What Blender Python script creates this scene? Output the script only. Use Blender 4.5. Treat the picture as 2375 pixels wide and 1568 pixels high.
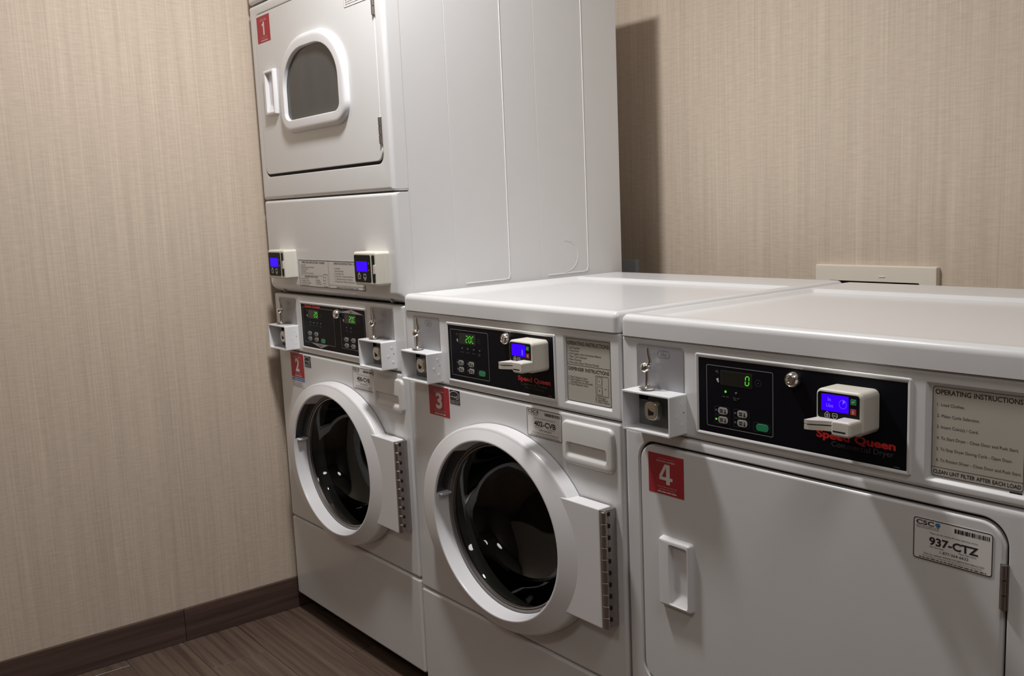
import bpy, bmesh, math, random
from mathutils import Vector, Matrix
random.seed(7)
for o in list(bpy.data.objects): bpy.data.objects.remove(o)
scene = bpy.context.scene
COL = scene.collection

# ------------------------------------------------------------------ camera
def make_camera():
    cd = bpy.data.cameras.new('camera'); ob = bpy.data.objects.new('camera', cd); COL.objects.link(ob)
    yaw, pitch, roll = (math.radians(a) for a in (52.3282, 8.5729, -2.4936))
    f = Vector((-math.sin(yaw)*math.cos(pitch), math.cos(yaw)*math.cos(pitch), -math.sin(pitch)))
    rt = Vector((math.cos(yaw), math.sin(yaw), 0)); up = rt.cross(f)
    r2 = math.cos(roll)*rt + math.sin(roll)*up; u2 = -math.sin(roll)*rt + math.cos(roll)*up
    m = Matrix((r2, u2, -f)).transposed().to_4x4(); m.translation = (2.5355, -1.1303, 1.1432)
    ob.matrix_world = m
    cd.sensor_width = 36; cd.sensor_fit = 'HORIZONTAL'; cd.lens = 2247.729/2375*36
    cd.shift_y = 30.46/2375; cd.clip_start = .01
    scene.camera = ob
make_camera()

# ------------------------------------------------------------------ light and exposure
w = bpy.data.worlds.new('world'); scene.world = w; w.use_nodes = True
w.node_tree.nodes['Background'].inputs[0].default_value = (.9, .95, 1, 1)
w.node_tree.nodes['Background'].inputs[1].default_value = .05
scene.view_settings.view_transform = 'Standard'; scene.view_settings.look = 'None'
scene.view_settings.gamma = 1; scene.view_settings.use_curve_mapping = False
scene.view_settings.exposure = 0.0
# ceiling downlights, the last an added unseen fill light: (x, y, watts, colour, lens radius)
LAMPS = [(.91, -.31, 23, (1, .982, .974), .088), (2.55, -.50, 5.5, (1, .975, .962), .26), (1.7, -1.8, 4.5, (1, .95, .90), .26)]
CEIL = 2.28
YW = .89           # back wall
XW = -.03         # left wall

# ------------------------------------------------------------------ materials
MATS = {}
def node(nt, t, **k):
    n = nt.nodes.new(t)
    for a, v in k.items(): setattr(n, a, v)
    return n
def mat(name, col, rough=.5, metal=0, coat=0, coat_rough=.05, bump=0, bscale=400, var=0, vscale=20, spec=.5):
    m = bpy.data.materials.new(name); m.use_nodes = True; nt = m.node_tree; b = nt.nodes['Principled BSDF']
    b.inputs['Base Color'].default_value = (*col, 1); b.inputs['Roughness'].default_value = rough
    b.inputs['Metallic'].default_value = metal; b.inputs['Coat Weight'].default_value = coat
    b.inputs['Coat Roughness'].default_value = coat_rough; b.inputs['Specular IOR Level'].default_value = spec
    tc = node(nt, 'ShaderNodeTexCoord')
    if bump:
        n = node(nt, 'ShaderNodeTexNoise'); n.inputs['Scale'].default_value = bscale
        nt.links.new(tc.outputs['Object'], n.inputs['Vector'])
        bp = node(nt, 'ShaderNodeBump'); bp.inputs['Strength'].default_value = bump; bp.inputs['Distance'].default_value = .001
        nt.links.new(n.outputs[0], bp.inputs['Height']); nt.links.new(bp.outputs[0], b.inputs['Normal'])
    if var:
        n2 = node(nt, 'ShaderNodeTexNoise'); n2.inputs['Scale'].default_value = vscale; n2.inputs['Detail'].default_value = 4
        nt.links.new(tc.outputs['Object'], n2.inputs['Vector'])
        mx = node(nt, 'ShaderNodeMix', data_type='RGBA')
        mx.inputs[6].default_value = (*[c*(1-var) for c in col], 1); mx.inputs[7].default_value = (*[min(1, c*(1+var)) for c in col], 1)
        nt.links.new(n2.outputs[0], mx.inputs[0]); nt.links.new(mx.outputs[2], b.inputs['Base Color'])
    MATS[name] = m; return m
def emat(name, col, strength, base=(.01, .01, .01)):
    m = mat(name, base, .3); b = m.node_tree.nodes['Principled BSDF']
    b.inputs['Emission Color'].default_value = (*col, 1); b.inputs['Emission Strength'].default_value = strength
    return m
mat('enamel', (.74, .745, .75), .3, coat=.35, coat_rough=.12, bump=.06, bscale=900, var=.015)
mat('enamel_bright', (.87, .88, .90), .32, coat=.3, bump=.04, bscale=900)
mat('white_plastic', (.74, .735, .72), .38, bump=.02, bscale=700)
mat('door_plastic', (.80, .80, .82), .3, coat=.2, coat_rough=.15)
mat('cream_plastic', (.72, .69, .61), .42, bump=.06, bscale=900)
mat('box_plastic', (.78, .72, .62), .45, var=.03)
mat('chrome', (.82, .79, .76), .2, metal=1)
mat('steel', (.42, .38, .36), .38, metal=1, var=.1, vscale=80)
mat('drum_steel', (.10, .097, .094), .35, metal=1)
mat('lock_metal', (.62, .59, .52), .22, metal=1)
mat('silver_plate', (.36, .36, .38), .42, metal=.35, bump=.05, bscale=1500)
mat('black_film', (.004, .004, .007), .5, spec=.12)
mat('black_plastic', (.006, .006, .008), .45, spec=.15)
mat('display_glass', (.012, .012, .010), .12)
mat('dark_void', (.008, .008, .008), .8)
mat('gasket', (.20, .20, .205), .4)
mat('gasket_dark', (.03, .03, .032), .35)
mat('handle_dark', (.17, .17, .175), .5)
mat('red_sticker', (.42, .022, .035), .5, var=.06, vscale=60)
mat('sticker_white', (.80, .78, .76), .45)
mat('sticker_grey', (.50, .48, .42), .5)
mat('sticker_pale', (.66, .64, .61), .5)
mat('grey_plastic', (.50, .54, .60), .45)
mat('blue_sticker', (.06, .19, .55), .5)
mat('print_black', (.025, .02, .025), .55)
mat('print_grey', (.16, .155, .16), .55)
mat('print_white', (.72, .68, .63), .5)
mat('print_pink', (.52, .22, .22), .5)
mat('print_red', (.62, .02, .02), .45)
mat('print_dim', (.085, .085, .09), .5, spec=.2)
mat('print_line', (.22, .22, .225), .5, spec=.2)
mat('print_teal', (.03, .22, .36), .5)
mat('button_grey', (.36, .35, .33), .45)
mat('button_green', (.02, .26, .12), .4)
mat('button_red', (.40, .03, .03), .4)
emat('lcd_blue', (.045, .0, 1.0), 1.0, (.0, .0, .01)); MATS['lcd_blue'].node_tree.nodes['Principled BSDF'].inputs['Specular IOR Level'].default_value = .05
emat('lcd_print', (.16, .12, 1.0), 1.0); MATS['lcd_print'].node_tree.nodes['Principled BSDF'].inputs['Specular IOR Level'].default_value = .05
emat('led_green', (.08, .75, .03), 1.0)
emat('led_check', (.12, .6, .15), .5)
mat('led_off', (.16, .17, .18), .4)
mat('ceiling_paint', (.55, .53, .50), .8, bump=.1, bscale=300)
mat('lamp_trim', (.8, .8, .8), .4)
emat('lamp_lens', (1, .94, .87), 2.5)

def glass(name, tint, dens):
    m = bpy.data.materials.new(name); m.use_nodes = True; nt = m.node_tree; nt.nodes.remove(nt.nodes['Principled BSDF'])
    out = nt.nodes['Material Output']
    tr = node(nt, 'ShaderNodeBsdfTransparent'); tr.inputs[0].default_value = (*tint, 1)
    gl = node(nt, 'ShaderNodeBsdfGlossy'); gl.inputs['Roughness'].default_value = .03; gl.inputs[0].default_value = (1, 1, 1, 1)
    df = node(nt, 'ShaderNodeBsdfDiffuse'); df.inputs[0].default_value = (.10, .10, .10, 1)
    lw = node(nt, 'ShaderNodeLayerWeight'); lw.inputs[0].default_value = .5
    pw = node(nt, 'ShaderNodeMath', operation='POWER'); pw.inputs[1].default_value = 5; nt.links.new(lw.outputs['Facing'], pw.inputs[0])
    fr = node(nt, 'ShaderNodeMath', operation='MULTIPLY_ADD'); fr.inputs[1].default_value = .9; fr.inputs[2].default_value = .045; nt.links.new(pw.outputs[0], fr.inputs[0])
    m1 = node(nt, 'ShaderNodeMixShader'); m1.inputs[0].default_value = dens
    nt.links.new(tr.outputs[0], m1.inputs[1]); nt.links.new(df.outputs[0], m1.inputs[2])
    m2 = node(nt, 'ShaderNodeMixShader'); nt.links.new(fr.outputs[0], m2.inputs[0])
    nt.links.new(m1.outputs[0], m2.inputs[1]); nt.links.new(gl.outputs[0], m2.inputs[2])
    nt.links.new(m2.outputs[0], out.inputs[0]); MATS[name] = m
glass('washer_glass', (.30, .31, .30), .0)
glass('hazed_glass', (.35, .35, .35), .72)  # grey diffuse share paints the room's reflected haze into the pane

def wallpaper(name, axis, col):
    """string wallpaper: fine vertical threads with small horizontal ripples"""
    m = bpy.data.materials.new(name); m.use_nodes = True; nt = m.node_tree; b = nt.nodes['Principled BSDF']
    b.inputs['Roughness'].default_value = .75; b.inputs['Specular IOR Level'].default_value = .2
    tc = node(nt, 'ShaderNodeTexCoord'); sep = node(nt, 'ShaderNodeSeparateXYZ'); nt.links.new(tc.outputs['Object'], sep.inputs[0])
    H = sep.outputs[axis]; V = sep.outputs[2]
    def noise(sh, sv, detail=2, rough=.5):
        c = node(nt, 'ShaderNodeCombineXYZ')
        for src, s, i in ((H, sh, 0), (V, sv, 1)):
            mu = node(nt, 'ShaderNodeMath', operation='MULTIPLY'); mu.inputs[1].default_value = s
            nt.links.new(src, mu.inputs[0]); nt.links.new(mu.outputs[0], c.inputs[i])
        n = node(nt, 'ShaderNodeTexNoise'); n.inputs['Scale'].default_value = 1; n.inputs['Detail'].default_value = detail
        n.inputs['Roughness'].default_value = rough
        nt.links.new(c.outputs[0], n.inputs['Vector']); return n.outputs[0]
    def math_(op, a, bb):
        k = node(nt, 'ShaderNodeMath', operation=op)
        for i, x in enumerate((a, bb)):
            if isinstance(x, (int, float)): k.inputs[i].default_value = x
            else: nt.links.new(x, k.inputs[i])
        return k.outputs[0]
    thread = noise(190, 2.2, 3, .65); band = noise(38, .7, 3, .6); ripple = noise(28, 210, 3, .6); fine = noise(420, 5, 1)
    s = math_('ADD', math_('MULTIPLY', thread, .40), math_('MULTIPLY', band, .27))
    s = math_('ADD', s, math_('MULTIPLY', ripple, .31)); s = math_('ADD', s, math_('MULTIPLY', fine, .14))
    rp = node(nt, 'ShaderNodeValToRGB'); e = rp.color_ramp.elements
    e[0].position = .40; e[0].color = (*[c*.78 for c in col], 1); e[1].position = .76; e[1].color = (*[min(1, c*1.14) for c in col], 1)
    nt.links.new(s, rp.inputs[0]); nt.links.new(rp.outputs[0], b.inputs['Base Color'])
    bp = node(nt, 'ShaderNodeBump'); bp.inputs['Strength'].default_value = .35; bp.inputs['Distance'].default_value = .0012
    nt.links.new(s, bp.inputs['Height']); nt.links.new(bp.outputs[0], b.inputs['Normal'])
    MATS[name] = m
wallpaper('wallpaper_side', 1, (.64, .535, .43))
wallpaper('wallpaper_rear', 0, (.64, .535, .43))

def wood(name, axis, dark, light, rough=.4):
    m = bpy.data.materials.new(name); m.use_nodes = True; nt = m.node_tree; b = nt.nodes['Principled BSDF']
    b.inputs['Roughness'].default_value = rough
    tc = node(nt, 'ShaderNodeTexCoord'); oi = node(nt, 'ShaderNodeObjectInfo')
    mp = node(nt, 'ShaderNodeMapping')
    s = [60, 60, 60]; s[axis] = 1.6; mp.inputs['Scale'].default_value = s
    ad = node(nt, 'ShaderNodeVectorMath', operation='ADD'); nt.links.new(tc.outputs['Object'], ad.inputs[0])
    cb = node(nt, 'ShaderNodeCombineXYZ')
    mu = node(nt, 'ShaderNodeMath', operation='MULTIPLY'); mu.inputs[1].default_value = 9; nt.links.new(oi.outputs['Random'], mu.inputs[0])
    for i in range(3): nt.links.new(mu.outputs[0], cb.inputs[i])
    nt.links.new(cb.outputs[0], ad.inputs[1]); nt.links.new(ad.outputs[0], mp.inputs[0])
    n = node(nt, 'ShaderNodeTexNoise'); n.inputs['Scale'].default_value = 1; n.inputs['Detail'].default_value = 5; n.inputs['Roughness'].default_value = .65
    n.inputs['Distortion'].default_value = .4
    nt.links.new(mp.outputs[0], n.inputs['Vector'])
    rp = node(nt, 'ShaderNodeValToRGB'); e = rp.color_ramp.elements
    e[0].position = .32; e[0].color = (*dark, 1); e[1].position = .72; e[1].color = (*light, 1)
    nt.links.new(n.outputs[0], rp.inputs[0]); nt.links.new(rp.outputs[0], b.inputs['Base Color'])
    bp = node(nt, 'ShaderNodeBump'); bp.inputs['Strength'].default_value = .15; bp.inputs['Distance'].default_value = .001
    nt.links.new(n.outputs[0], bp.inputs['Height']); nt.links.new(bp.outputs[0], b.inputs['Normal'])
    MATS[name] = m
wood('floor_wood', 0, (.058, .038, .029), (.185, .130, .098))
wood('base_wood', 1, (.055, .033, .027), (.135, .083, .068))
mat('far_paint', (.14, .108, .088), .7)
mat('grout', (.10, .082, .07), .8)

# ------------------------------------------------------------------ geometry helpers
OFF = Vector((0, 0, 0))      # subtracted from vertices: the base point of the thing being built
class G:
    def __init__(s): s.v = []; s.f = []
    def add(s, vs, fs):
        b = len(s.v); s.v += [tuple(p) for p in vs]; s.f += [tuple(b+i for i in f) for f in fs]; return s
    def loft(s, loops, cap0=False, cap1=True, closed=True):
        """loops: list of (outline [(x,z)...], y) with equal counts, or lists of 3D points"""
        L = []
        for l in loops:
            if isinstance(l, tuple) and len(l) == 2 and not isinstance(l[1], tuple): L.append([(x, l[1], z) for x, z in l[0]])
            else: L.append(list(l))
        n = len(L[0]); fs = []; vs = [p for l in L for p in l]
        for k in range(len(L)-1):
            for i in range(n if closed else n-1):
                j = (i+1) % n; fs.append((k*n+i, k*n+j, (k+1)*n+j, (k+1)*n+i))
        if cap0: fs.append(tuple(range(n))[::-1])
        if cap1: fs.append(tuple((len(L)-1)*n+i for i in range(n)))
        return s.add(vs, fs)
    def box(s, x0, x1, y0, y1, z0, z1):
        vs = [(x, y, z) for x in (x0, x1) for y in (y0, y1) for z in (z0, z1)]
        return s.add(vs, [(0, 1, 3, 2), (4, 6, 7, 5), (0, 4, 5, 1), (2, 3, 7, 6), (0, 2, 6, 4), (1, 5, 7, 3)])
    def rbox(s, x0, x1, y0, y1, z0, z1, b=.003, seg=2):
        bm = bmesh.new(); bmesh.ops.create_cube(bm, size=1)
        for v in bm.verts: v.co = Vector(((x0+x1)/2+v.co.x*(x1-x0), (y0+y1)/2+v.co.y*(y1-y0), (z0+z1)/2+v.co.z*(z1-z0)))
        bmesh.ops.bevel(bm, geom=bm.edges[:], offset=b, segments=seg, profile=.5, affect='EDGES')
        bm.verts.index_update(); s.add([v.co[:] for v in bm.verts], [[v.index for v in f.verts] for f in bm.faces]); bm.free(); return s
    def lathe(s, c, axis, prof, n=24, cap0=True, cap1=True):
        """prof: list of (radius, distance along axis) from point c along unit axis"""
        a = Vector(axis).normalized(); u = a.orthogonal().normalized(); v = a.cross(u); c = Vector(c)
        L = [[tuple(c+a*d+(u*math.cos(2*math.pi*i/n)+v*math.sin(2*math.pi*i/n))*r) for i in range(n)] for r, d in prof]
        return s.loft(L, cap0, cap1)
    def tube(s, path, rad, n=10):
        P = [Vector(p) for p in path]; L = []
        for i, p in enumerate(P):
            t = (P[min(i+1, len(P)-1)]-P[max(i-1, 0)]).normalized()
            u = t.cross(Vector((0, 1, 0))) if abs(t.y) < .95 else t.cross(Vector((1, 0, 0)))
            u.normalize(); v = t.cross(u); r = rad[i] if isinstance(rad, (list, tuple)) else rad
            L.append([tuple(p+(u*math.cos(2*math.pi*k/n)+v*math.sin(2*math.pi*k/n))*r) for k in range(n)])
        return s.loft(L, True, True)
    def poly(s, pts, y):
        return s.add([(x, y, z) for x, z in pts], [tuple(range(len(pts)))])
    def ringp(s, outer, inner, y):
        return s.loft([(outer, y), (inner, y)], False, False)
def RR(x0, x1, z0, z1, r=.004, n=5, m=0, rt=None):
    """rounded rectangle; r a number or (rx,rz) for bottom corners, rt for the top corners; m extra points per edge"""
    rb = r if isinstance(r, tuple) else (r, r); rt = rb if rt is None else (rt if isinstance(rt, tuple) else (rt, rt))
    out = []
    cs = [(x1, z0, -90, rb, -1, 1), (x1, z1, 0, rt, -1, -1), (x0, z1, 90, rt, 1, -1), (x0, z0, 180, rb, 1, 1)]
    for cx, cz, a0, (rx, rz), sx, sz in cs:
        rx = max(rx, 1e-4); rz = max(rz, 1e-4)
        for i in range(n+1):
            a = math.radians(a0+90*i/n)
            out.append((cx+sx*rx+rx*math.cos(a), cz+sz*rz+rz*math.sin(a)))
    if m:
        res = []; k = n+1; N = len(out)
        for c in range(4):
            res += out[c*k:(c+1)*k]; p = out[(c+1)*k-1]; q = out[((c+1)*k) % N]
            for j in range(1, m+1): res.append((p[0]+(q[0]-p[0])*j/(m+1), p[1]+(q[1]-p[1])*j/(m+1)))
        out = res
    return out
def inset(R, d):
    """arguments of RR grown inwards by d"""
    x0, x1, z0, z1, r = R[:5]
    return (x0+d, x1-d, z0+d, z1-d, max(r-d, .0004))
def ELL(cx, cz, a, b, n=64):
    return [(cx+a*math.cos(2*math.pi*i/n), cz+b*math.sin(2*math.pi*i/n)) for i in range(n)]
def ell_like(pts, cx, cz, a, b):
    out = []
    for x, z in pts:
        t = math.atan2((z-cz)/b, (x-cx)/a); out.append((cx+a*math.cos(t), cz+b*math.sin(t)))
    return out
def slab(g, R, yb, yf, rnd=.003, n=5, cap_back=False):
    """rounded plate from yb (back) to yf (front) with a rounded front edge"""
    d = 1 if yb < yf else -1
    L = [(RR(*R, n), yb)]
    for k in range(4):
        a = math.pi/2*k/3
        L.append((RR(*inset(R, rnd*(1-math.cos(a))), n), yf - d*rnd*(1-math.sin(a))))
    return g.loft(L, cap_back, True)

def build(g, name, m, parent=None, smooth=40, wn=True, label=None):
    me = bpy.data.meshes.new(name)
    me.from_pydata([(x-OFF.x, y-OFF.y, z-OFF.z) for x, y, z in g.v], [], g.f)
    bm = bmesh.new(); bm.from_mesh(me); bmesh.ops.recalc_face_normals(bm, faces=bm.faces); bm.to_mesh(me); bm.free()
    me.materials.append(MATS[m])
    ob = bpy.data.objects.new(name, me); COL.objects.link(ob)
    if smooth:
        me.polygons.foreach_set('use_smooth', [True]*len(me.polygons)); me.set_sharp_from_angle(angle=math.radians(smooth))
        if wn:
            md = ob.modifiers.new('weighted_normal', 'WEIGHTED_NORMAL'); md.keep_sharp = True
    if parent: ob.parent = parent
    if label: ob['label'] = label
    return ob
def thing(name, label, cat, loc, group=None):
    global OFF
    o = bpy.data.objects.new(name, None); COL.objects.link(o); o.location = loc; o.empty_display_size = .1
    o['label'] = label; o['category'] = cat
    if group: o['group'] = group
    OFF = Vector(loc); return o

# ------------------------------------------------------------------ lettering (flat print)
_tc = {}
def glyphs(s, bold):
    k = (s, bold)
    if k not in _tc:
        cu = bpy.data.curves.new('t', 'FONT'); cu.body = s; cu.offset = bold; cu.resolution_u = 3
        ob = bpy.data.objects.new('t', cu); me = ob.to_mesh()
        _tc[k] = ([tuple(v.co[:2]) for v in me.vertices], [tuple(p.vertices) for p in me.polygons])
        ob.to_mesh_clear(); bpy.data.objects.remove(ob); bpy.data.curves.remove(cu)
    return _tc[k]
CAP = max(v[1] for v in glyphs('H', 0)[0])
def text(g, s, x, z, h, y, width=None, align='L', bold=0.0, M=None):
    """one line of print on a face towards -y: baseline z, cap height h, starting at / centred on / ending at x"""
    vs, fs = glyphs(s, bold)
    if not vs: return
    a = min(v[0] for v in vs); b = max(v[0] for v in vs); sz = h/CAP
    sx = width/(b-a) if width else sz; wd = (b-a)*sx
    x0 = x if align == 'L' else (x-wd/2 if align == 'C' else x-wd)
    g.add([(x0+(v[0]-a)*sx, y, z+v[1]*sz) for v in vs], fs)
def bars(g, x0, x1, z, h, y, seed=1, wmin=.006, wmax=.016, gap=.0022):
    """illegibly small print: word-length strokes along one line"""
    r = random.Random(seed); x = x0
    while x < x1-wmin*.5:
        e = min(x+r.uniform(wmin, wmax), x1); g.poly([(x, z), (e, z), (e, z+h), (x, z+h)], y); x = e+gap
def rect(g, x0, x1, z0, z1, y): g.poly([(x0, z0), (x1, z0), (x1, z1), (x0, z1)], y)
def outline(g, x0, x1, z0, z1, r, t, y, n=4):
    g.ringp(RR(x0, x1, z0, z1, r, n), RR(x0+t, x1-t, z0+t, z1-t, max(r-t, .0003), n), y)
SEG = {'a': (0, 1, 1, 1), 'd': (0, 0, 1, 0), 'g': (0, .5, 1, .5), 'f': (0, .5, 0, 1), 'b': (1, .5, 1, 1), 'e': (0, 0, 0, .5), 'c': (1, 0, 1, .5)}
DIG = {'0': 'abcdef', '2': 'abged', 'C': 'afed'}
def digit(g, ch, x, z, wd, h, t, y):
    for sname in DIG[ch]:
        ax, az, bx, bz = SEG[sname]; gp = t*.35
        X0 = x+ax*wd+z*0; Z0 = z+az*h; X1 = x+bx*wd; Z1 = z+bz*h; sl = .08
        k = lambda X, Z: (X+sl*(Z-z), Z)
        if ax == bx:
            g.poly([k(X0-t/2, Z0+gp+t/2), k(X0, Z0+gp), k(X0+t/2, Z0+gp+t/2), k(X0+t/2, Z1-gp-t/2), k(X0, Z1-gp), k(X0-t/2, Z1-gp-t/2)], y)
        else:
            g.poly([k(X0+gp, Z0), k(X0+gp+t/2, Z0-t/2), k(X1-gp-t/2, Z0-t/2), k(X1-gp, Z0), k(X1-gp-t/2, Z0+t/2), k(X0+gp+t/2, Z0+t/2)], y)

def struct(name, g, m, smooth=0):
    global OFF
    OFF = Vector((0, 0, 0)); o = build(g, name, m, None, smooth, False); o['kind'] = 'structure'; return o

# ------------------------------------------------------------------ the room
XR, YF = 3.5, -2.3
struct('wall_left', G().box(XW-.1, XW, YF, YW+.1, -.02, CEIL), 'wallpaper_side')
struct('wall_back', G().box(XW, XR, YW, YW+.1, -.02, CEIL), 'wallpaper_rear')
struct('wall_right', G().box(XR, XR+.1, YF, YW+.1, -.02, CEIL), 'far_paint')
struct('wall_front', G().box(XW-.1, XR+.1, YF-.1, YF, -.02, CEIL), 'far_paint')
struct('ceiling', G().box(XW-.1, XR+.1, YF-.1, YW+.1, CEIL, CEIL+.06), 'ceiling_paint')
floor = struct('floor', G().box(XW-.1, XR+.1, YF-.1, YW+.1, -.05, -.0022), 'grout')
PW, PL = .1525, .91
gp = G().rbox(0, PL-.002, 0, PW-.002, -.008, 0, .0009, 1)
OFF = Vector((0, 0, 0)); plank0 = build(gp, 'floor_plank', 'floor_wood', floor, 0)
first = True; row = 0; y = -.03-PW*15
while y < YW:
    x = -.46-(row*.37) % PL
    while x < XR:
        if x+PL > XW+.02 and y > YF-.02-PW:
            o = plank0 if first else plank0.copy()
            if not first: COL.objects.link(o); o.parent = floor
            o.location = (x, y, 0); first = False
        x += PL
    y += PW; row += 1
bb = struct('baseboard_left', G().box(XW+.0002, XW+.004, YF, YW, 0, .088), 'grout')
yb = -.326-.91*2; k = 0
while yb < YW:
    a, b = max(yb, YF), min(yb+.9095, YW)
    g = G().rbox(XW+.0003, XW+.012, a, b, 0.0, .0914, .002, 2); OFF = Vector((0, 0, 0)); build(g, 'baseboard_tile', 'base_wood', bb, 35); yb += .91

# ------------------------------------------------------------------ ceiling downlights (with their own light), the last added as front fill
for i, (lx, ly, watts, colr, lr) in enumerate(LAMPS):
    t = thing('ceiling_downlight', ['small round recessed ceiling light in front of the stacked machines', 'large round ceiling light near the right wall, in front of the dryer', 'added unseen fill light, large and round, at the far front of the room'][i],
              'ceiling light', (lx, ly, CEIL))
    build(G().lathe((lx, ly, CEIL), (0, 0, -1), [(lr+.027, 0), (lr+.027, .004), (lr+.020, .010), (lr+.004, .010), (lr, .002)], 40, False, False), 'trim_ring', 'lamp_trim', t)
    build(G().lathe((lx, ly, CEIL), (0, 0, -1), [(lr, 0), (lr, .003)], 40, False, True), 'lens', 'lamp_lens', t)
    ld = bpy.data.lights.new('downlight_bulb', 'AREA'); ld.shape = 'DISK'; ld.size = lr*1.93; ld.energy = watts; ld.color = colr
    lo = bpy.data.objects.new('downlight_bulb', ld); COL.objects.link(lo); lo.parent = t; lo.location = (0, 0, -.012)

# ------------------------------------------------------------------ shared machine parts
W = .683
def coin_unit(t, x, z, y0=0, price=True):
    """coin slide: grey plate with a chrome hook above a white sheet-metal guard with the slide lock inside; x,z is the plate's lower left"""
    p = build(slab(G(), (x, x+.1025, z-.02, z+.073, .006), y0+.001, y0-.0012, .0006), 'coin_plate', 'silver_plate', t, label='brushed grey coin plate')
    g = G(); hx, hz, hy = x+.0605, z+.0595, y0-.00135
    hexo = [(hx-.0145, hz), (hx-.010, hz+.006), (hx+.010, hz+.006), (hx+.0145, hz), (hx+.010, hz-.006), (hx-.010, hz-.006)]
    hexi = [(hx+(a-hx)*.93, hz+(b-hz)*.88) for a, b in hexo]
    g.ringp(hexo, hexi, hy); text(g, '25¢', hx, hz-.0026, .0052, hy, .0125, 'C', .004)
    build(g, 'lettering', 'print_grey', p, 0)
    # chrome hook
    yc = y0-.017; xc = x+.040
    g = G()
    g.lathe((xc-.002, yc, z+.0035), (0, 0, 1), [(.004, -.002), (.0135, 0), (.0135, .0022), (.0055, .0035), (.0045, .006)], 20)
    g.lathe((xc-.002, yc, z+.005), (0, 0, 1), [(.0038, 0), (.0035, .027)], 14)
    g.lathe((xc-.005, yc, z+.0385), (0, 0, 1), [(.003, -.0085), (.0075, -.005), (.0092, 0), (.0075, .005), (.003, .0085)], 18)
    g.tube([(xc-.004, yc, z+.041), (xc+.004, yc, z+.044), (xc+.0055, yc, z+.050), (xc+.003, yc-.001, z+.060), (xc+.0015, yc-.001, z+.068), (xc+.002, yc-.001, z+.0715)], [.0034, .0038, .0032, .0028, .0026, .0022])
    g.lathe((xc+.0045, yc, z+.044), (1, 0, -.4), [(.002, -.003), (.0042, 0), (.002, .003)], 12)
    build(g, 'coin_hook', 'chrome', t, 50)
    # guard box, open to the front
    bx0, bx1, bz0, bz1 = x+.0005, x+.1065, z-.0645, z+.0015; yf = y0-.039
    o, i = RR(bx0, bx1, bz0, bz1, .003, 4), RR(bx0+.003, bx1-.003, bz0+.003, bz1-.003, .0015, 4)
    oi = RR(bx0+.0006, bx1-.0006, bz0+.0006, bz1-.0006, .0026, 4)
    guard = build(G().loft([(o, y0), (o, yf+.0008), (oi, yf), (i, yf), (i, y0-.001)], False, False), 'coin_guard', 'enamel_bright', t, 50)
    rect_g = G(); rect_g.box(bx0+.003, bx1-.003, y0-.0012, y0-.0006, bz0+.003, bz1-.003)
    build(rect_g, 'back_plate', 'handle_dark', guard, 0)
    # slide mechanism and lock face
    cx, cz = x+.047, z-.032
    g = G().rbox(cx-.016, bx1-.010, y0-.010, y0-.001, cz-.019, cz+.022, .003, 2)
    build(g, 'coin_slide', 'gasket_dark', guard)
    L = []
    for s_, yy in ((1.12, y0-.009), (1.05, y0-.013), (1, y0-.017), (.96, y0-.019), (.88, y0-.020)):
        L.append((RR(cx-.0140*s_, cx+.0140*s_, cz-.0155*s_, cz+.0155*s_, .010*s_, 6), yy))
    lk = build(G().loft(L), 'coin_lock', 'lock_metal', guard, 50)
    g = G(); ky = y0-.0203
    g.poly([(cx-.005, cz-.008), (cx+.006, cz-.006), (cx+.007, cz-.001), (cx, cz), (cx-.005, cz+.004)], ky)
    build(g, 'keyhole', 'dark_void', guard, 0)
    for dy, dz in ((.012, .018), (.022, -.001), (.010, -.015), (.007, .004)):
        r = .0028 if dy != .007 else .0012
        build(G().lathe((bx1-.0001, y0-dy, z-.032+dz), (1, 0, 0), [(r, 0), (r*.9, .0006), (r*.55, .0007), (r*.4, .0002)], 12), 'punched_hole', 'handle_dark' if r < .002 else 'enamel_bright', guard)
    return guard

def fascia(t, x0, z0, z1, recess=None):
    R = (x0+.001, x0+W-.001, z0, z1, .004); L = [(RR(*R), .02)]
    for k in range(5):
        a = math.pi/2*k/4; L.append((RR(*inset(R, .005*(1-math.cos(a)))), -.005*math.sin(a)+.005))
    g = G()
    if recess:
        q = recess
        L += [(RR(*q), 0), (RR(*inset(q, .0015)), .0008), (RR(*inset(q, .0045)), .0042), (RR(*inset(q, .006)), .005)]
    return build(g.loft(L), 'control_panel', 'enamel', t, 40)

def display_frame(t, x0, x1, z0, z1):
    R = (x0, x1, z0, z1, .004)
    return build(G().loft([(RR(*R), .0), (RR(*inset(R, .0008)), -.0014), (RR(*inset(R, .0018)), -.0022), (RR(*inset(R, .0040)), -.0022), (RR(*inset(R, .0065)), -.0006)], False, False),
          'display_frame', 'enamel', t, 40)

def key(parent, x, z, wd, h, m, y, plain=False):
    build(slab(G(), (x-wd/2, x+wd/2, z-h/2, z+h/2, min(wd, h)*.45), y, y-.0009, .0004, 4), 'push_button', m, parent)
    if not plain:
        prints = G()
        rect(prints, x-wd*.30, x+wd*.02, z+h*.06, z+h*.24, y-.0011); rect(prints, x-wd*.30, x+wd*.02, z-h*.24, z-h*.06, y-.0011)
        rect(prints, x+wd*.19, x+wd*.27, z-h*.12, z+h*.30, y-.0011)
        prints.poly([(x+wd*.23+wd*.10*math.cos(a*math.pi/4), z-h*.2+wd*.10*math.sin(a*math.pi/4)) for a in range(8)], y-.0011)
        build(prints, 'key_print', 'print_black', parent, 0)

def black_overlay(t, x0, x1, z0, z1):
    return build(slab(G(), (x0, x1, z0, z1, .001), .001, -.0009, .0003, 3), 'display_panel', 'black_film', t)

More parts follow.
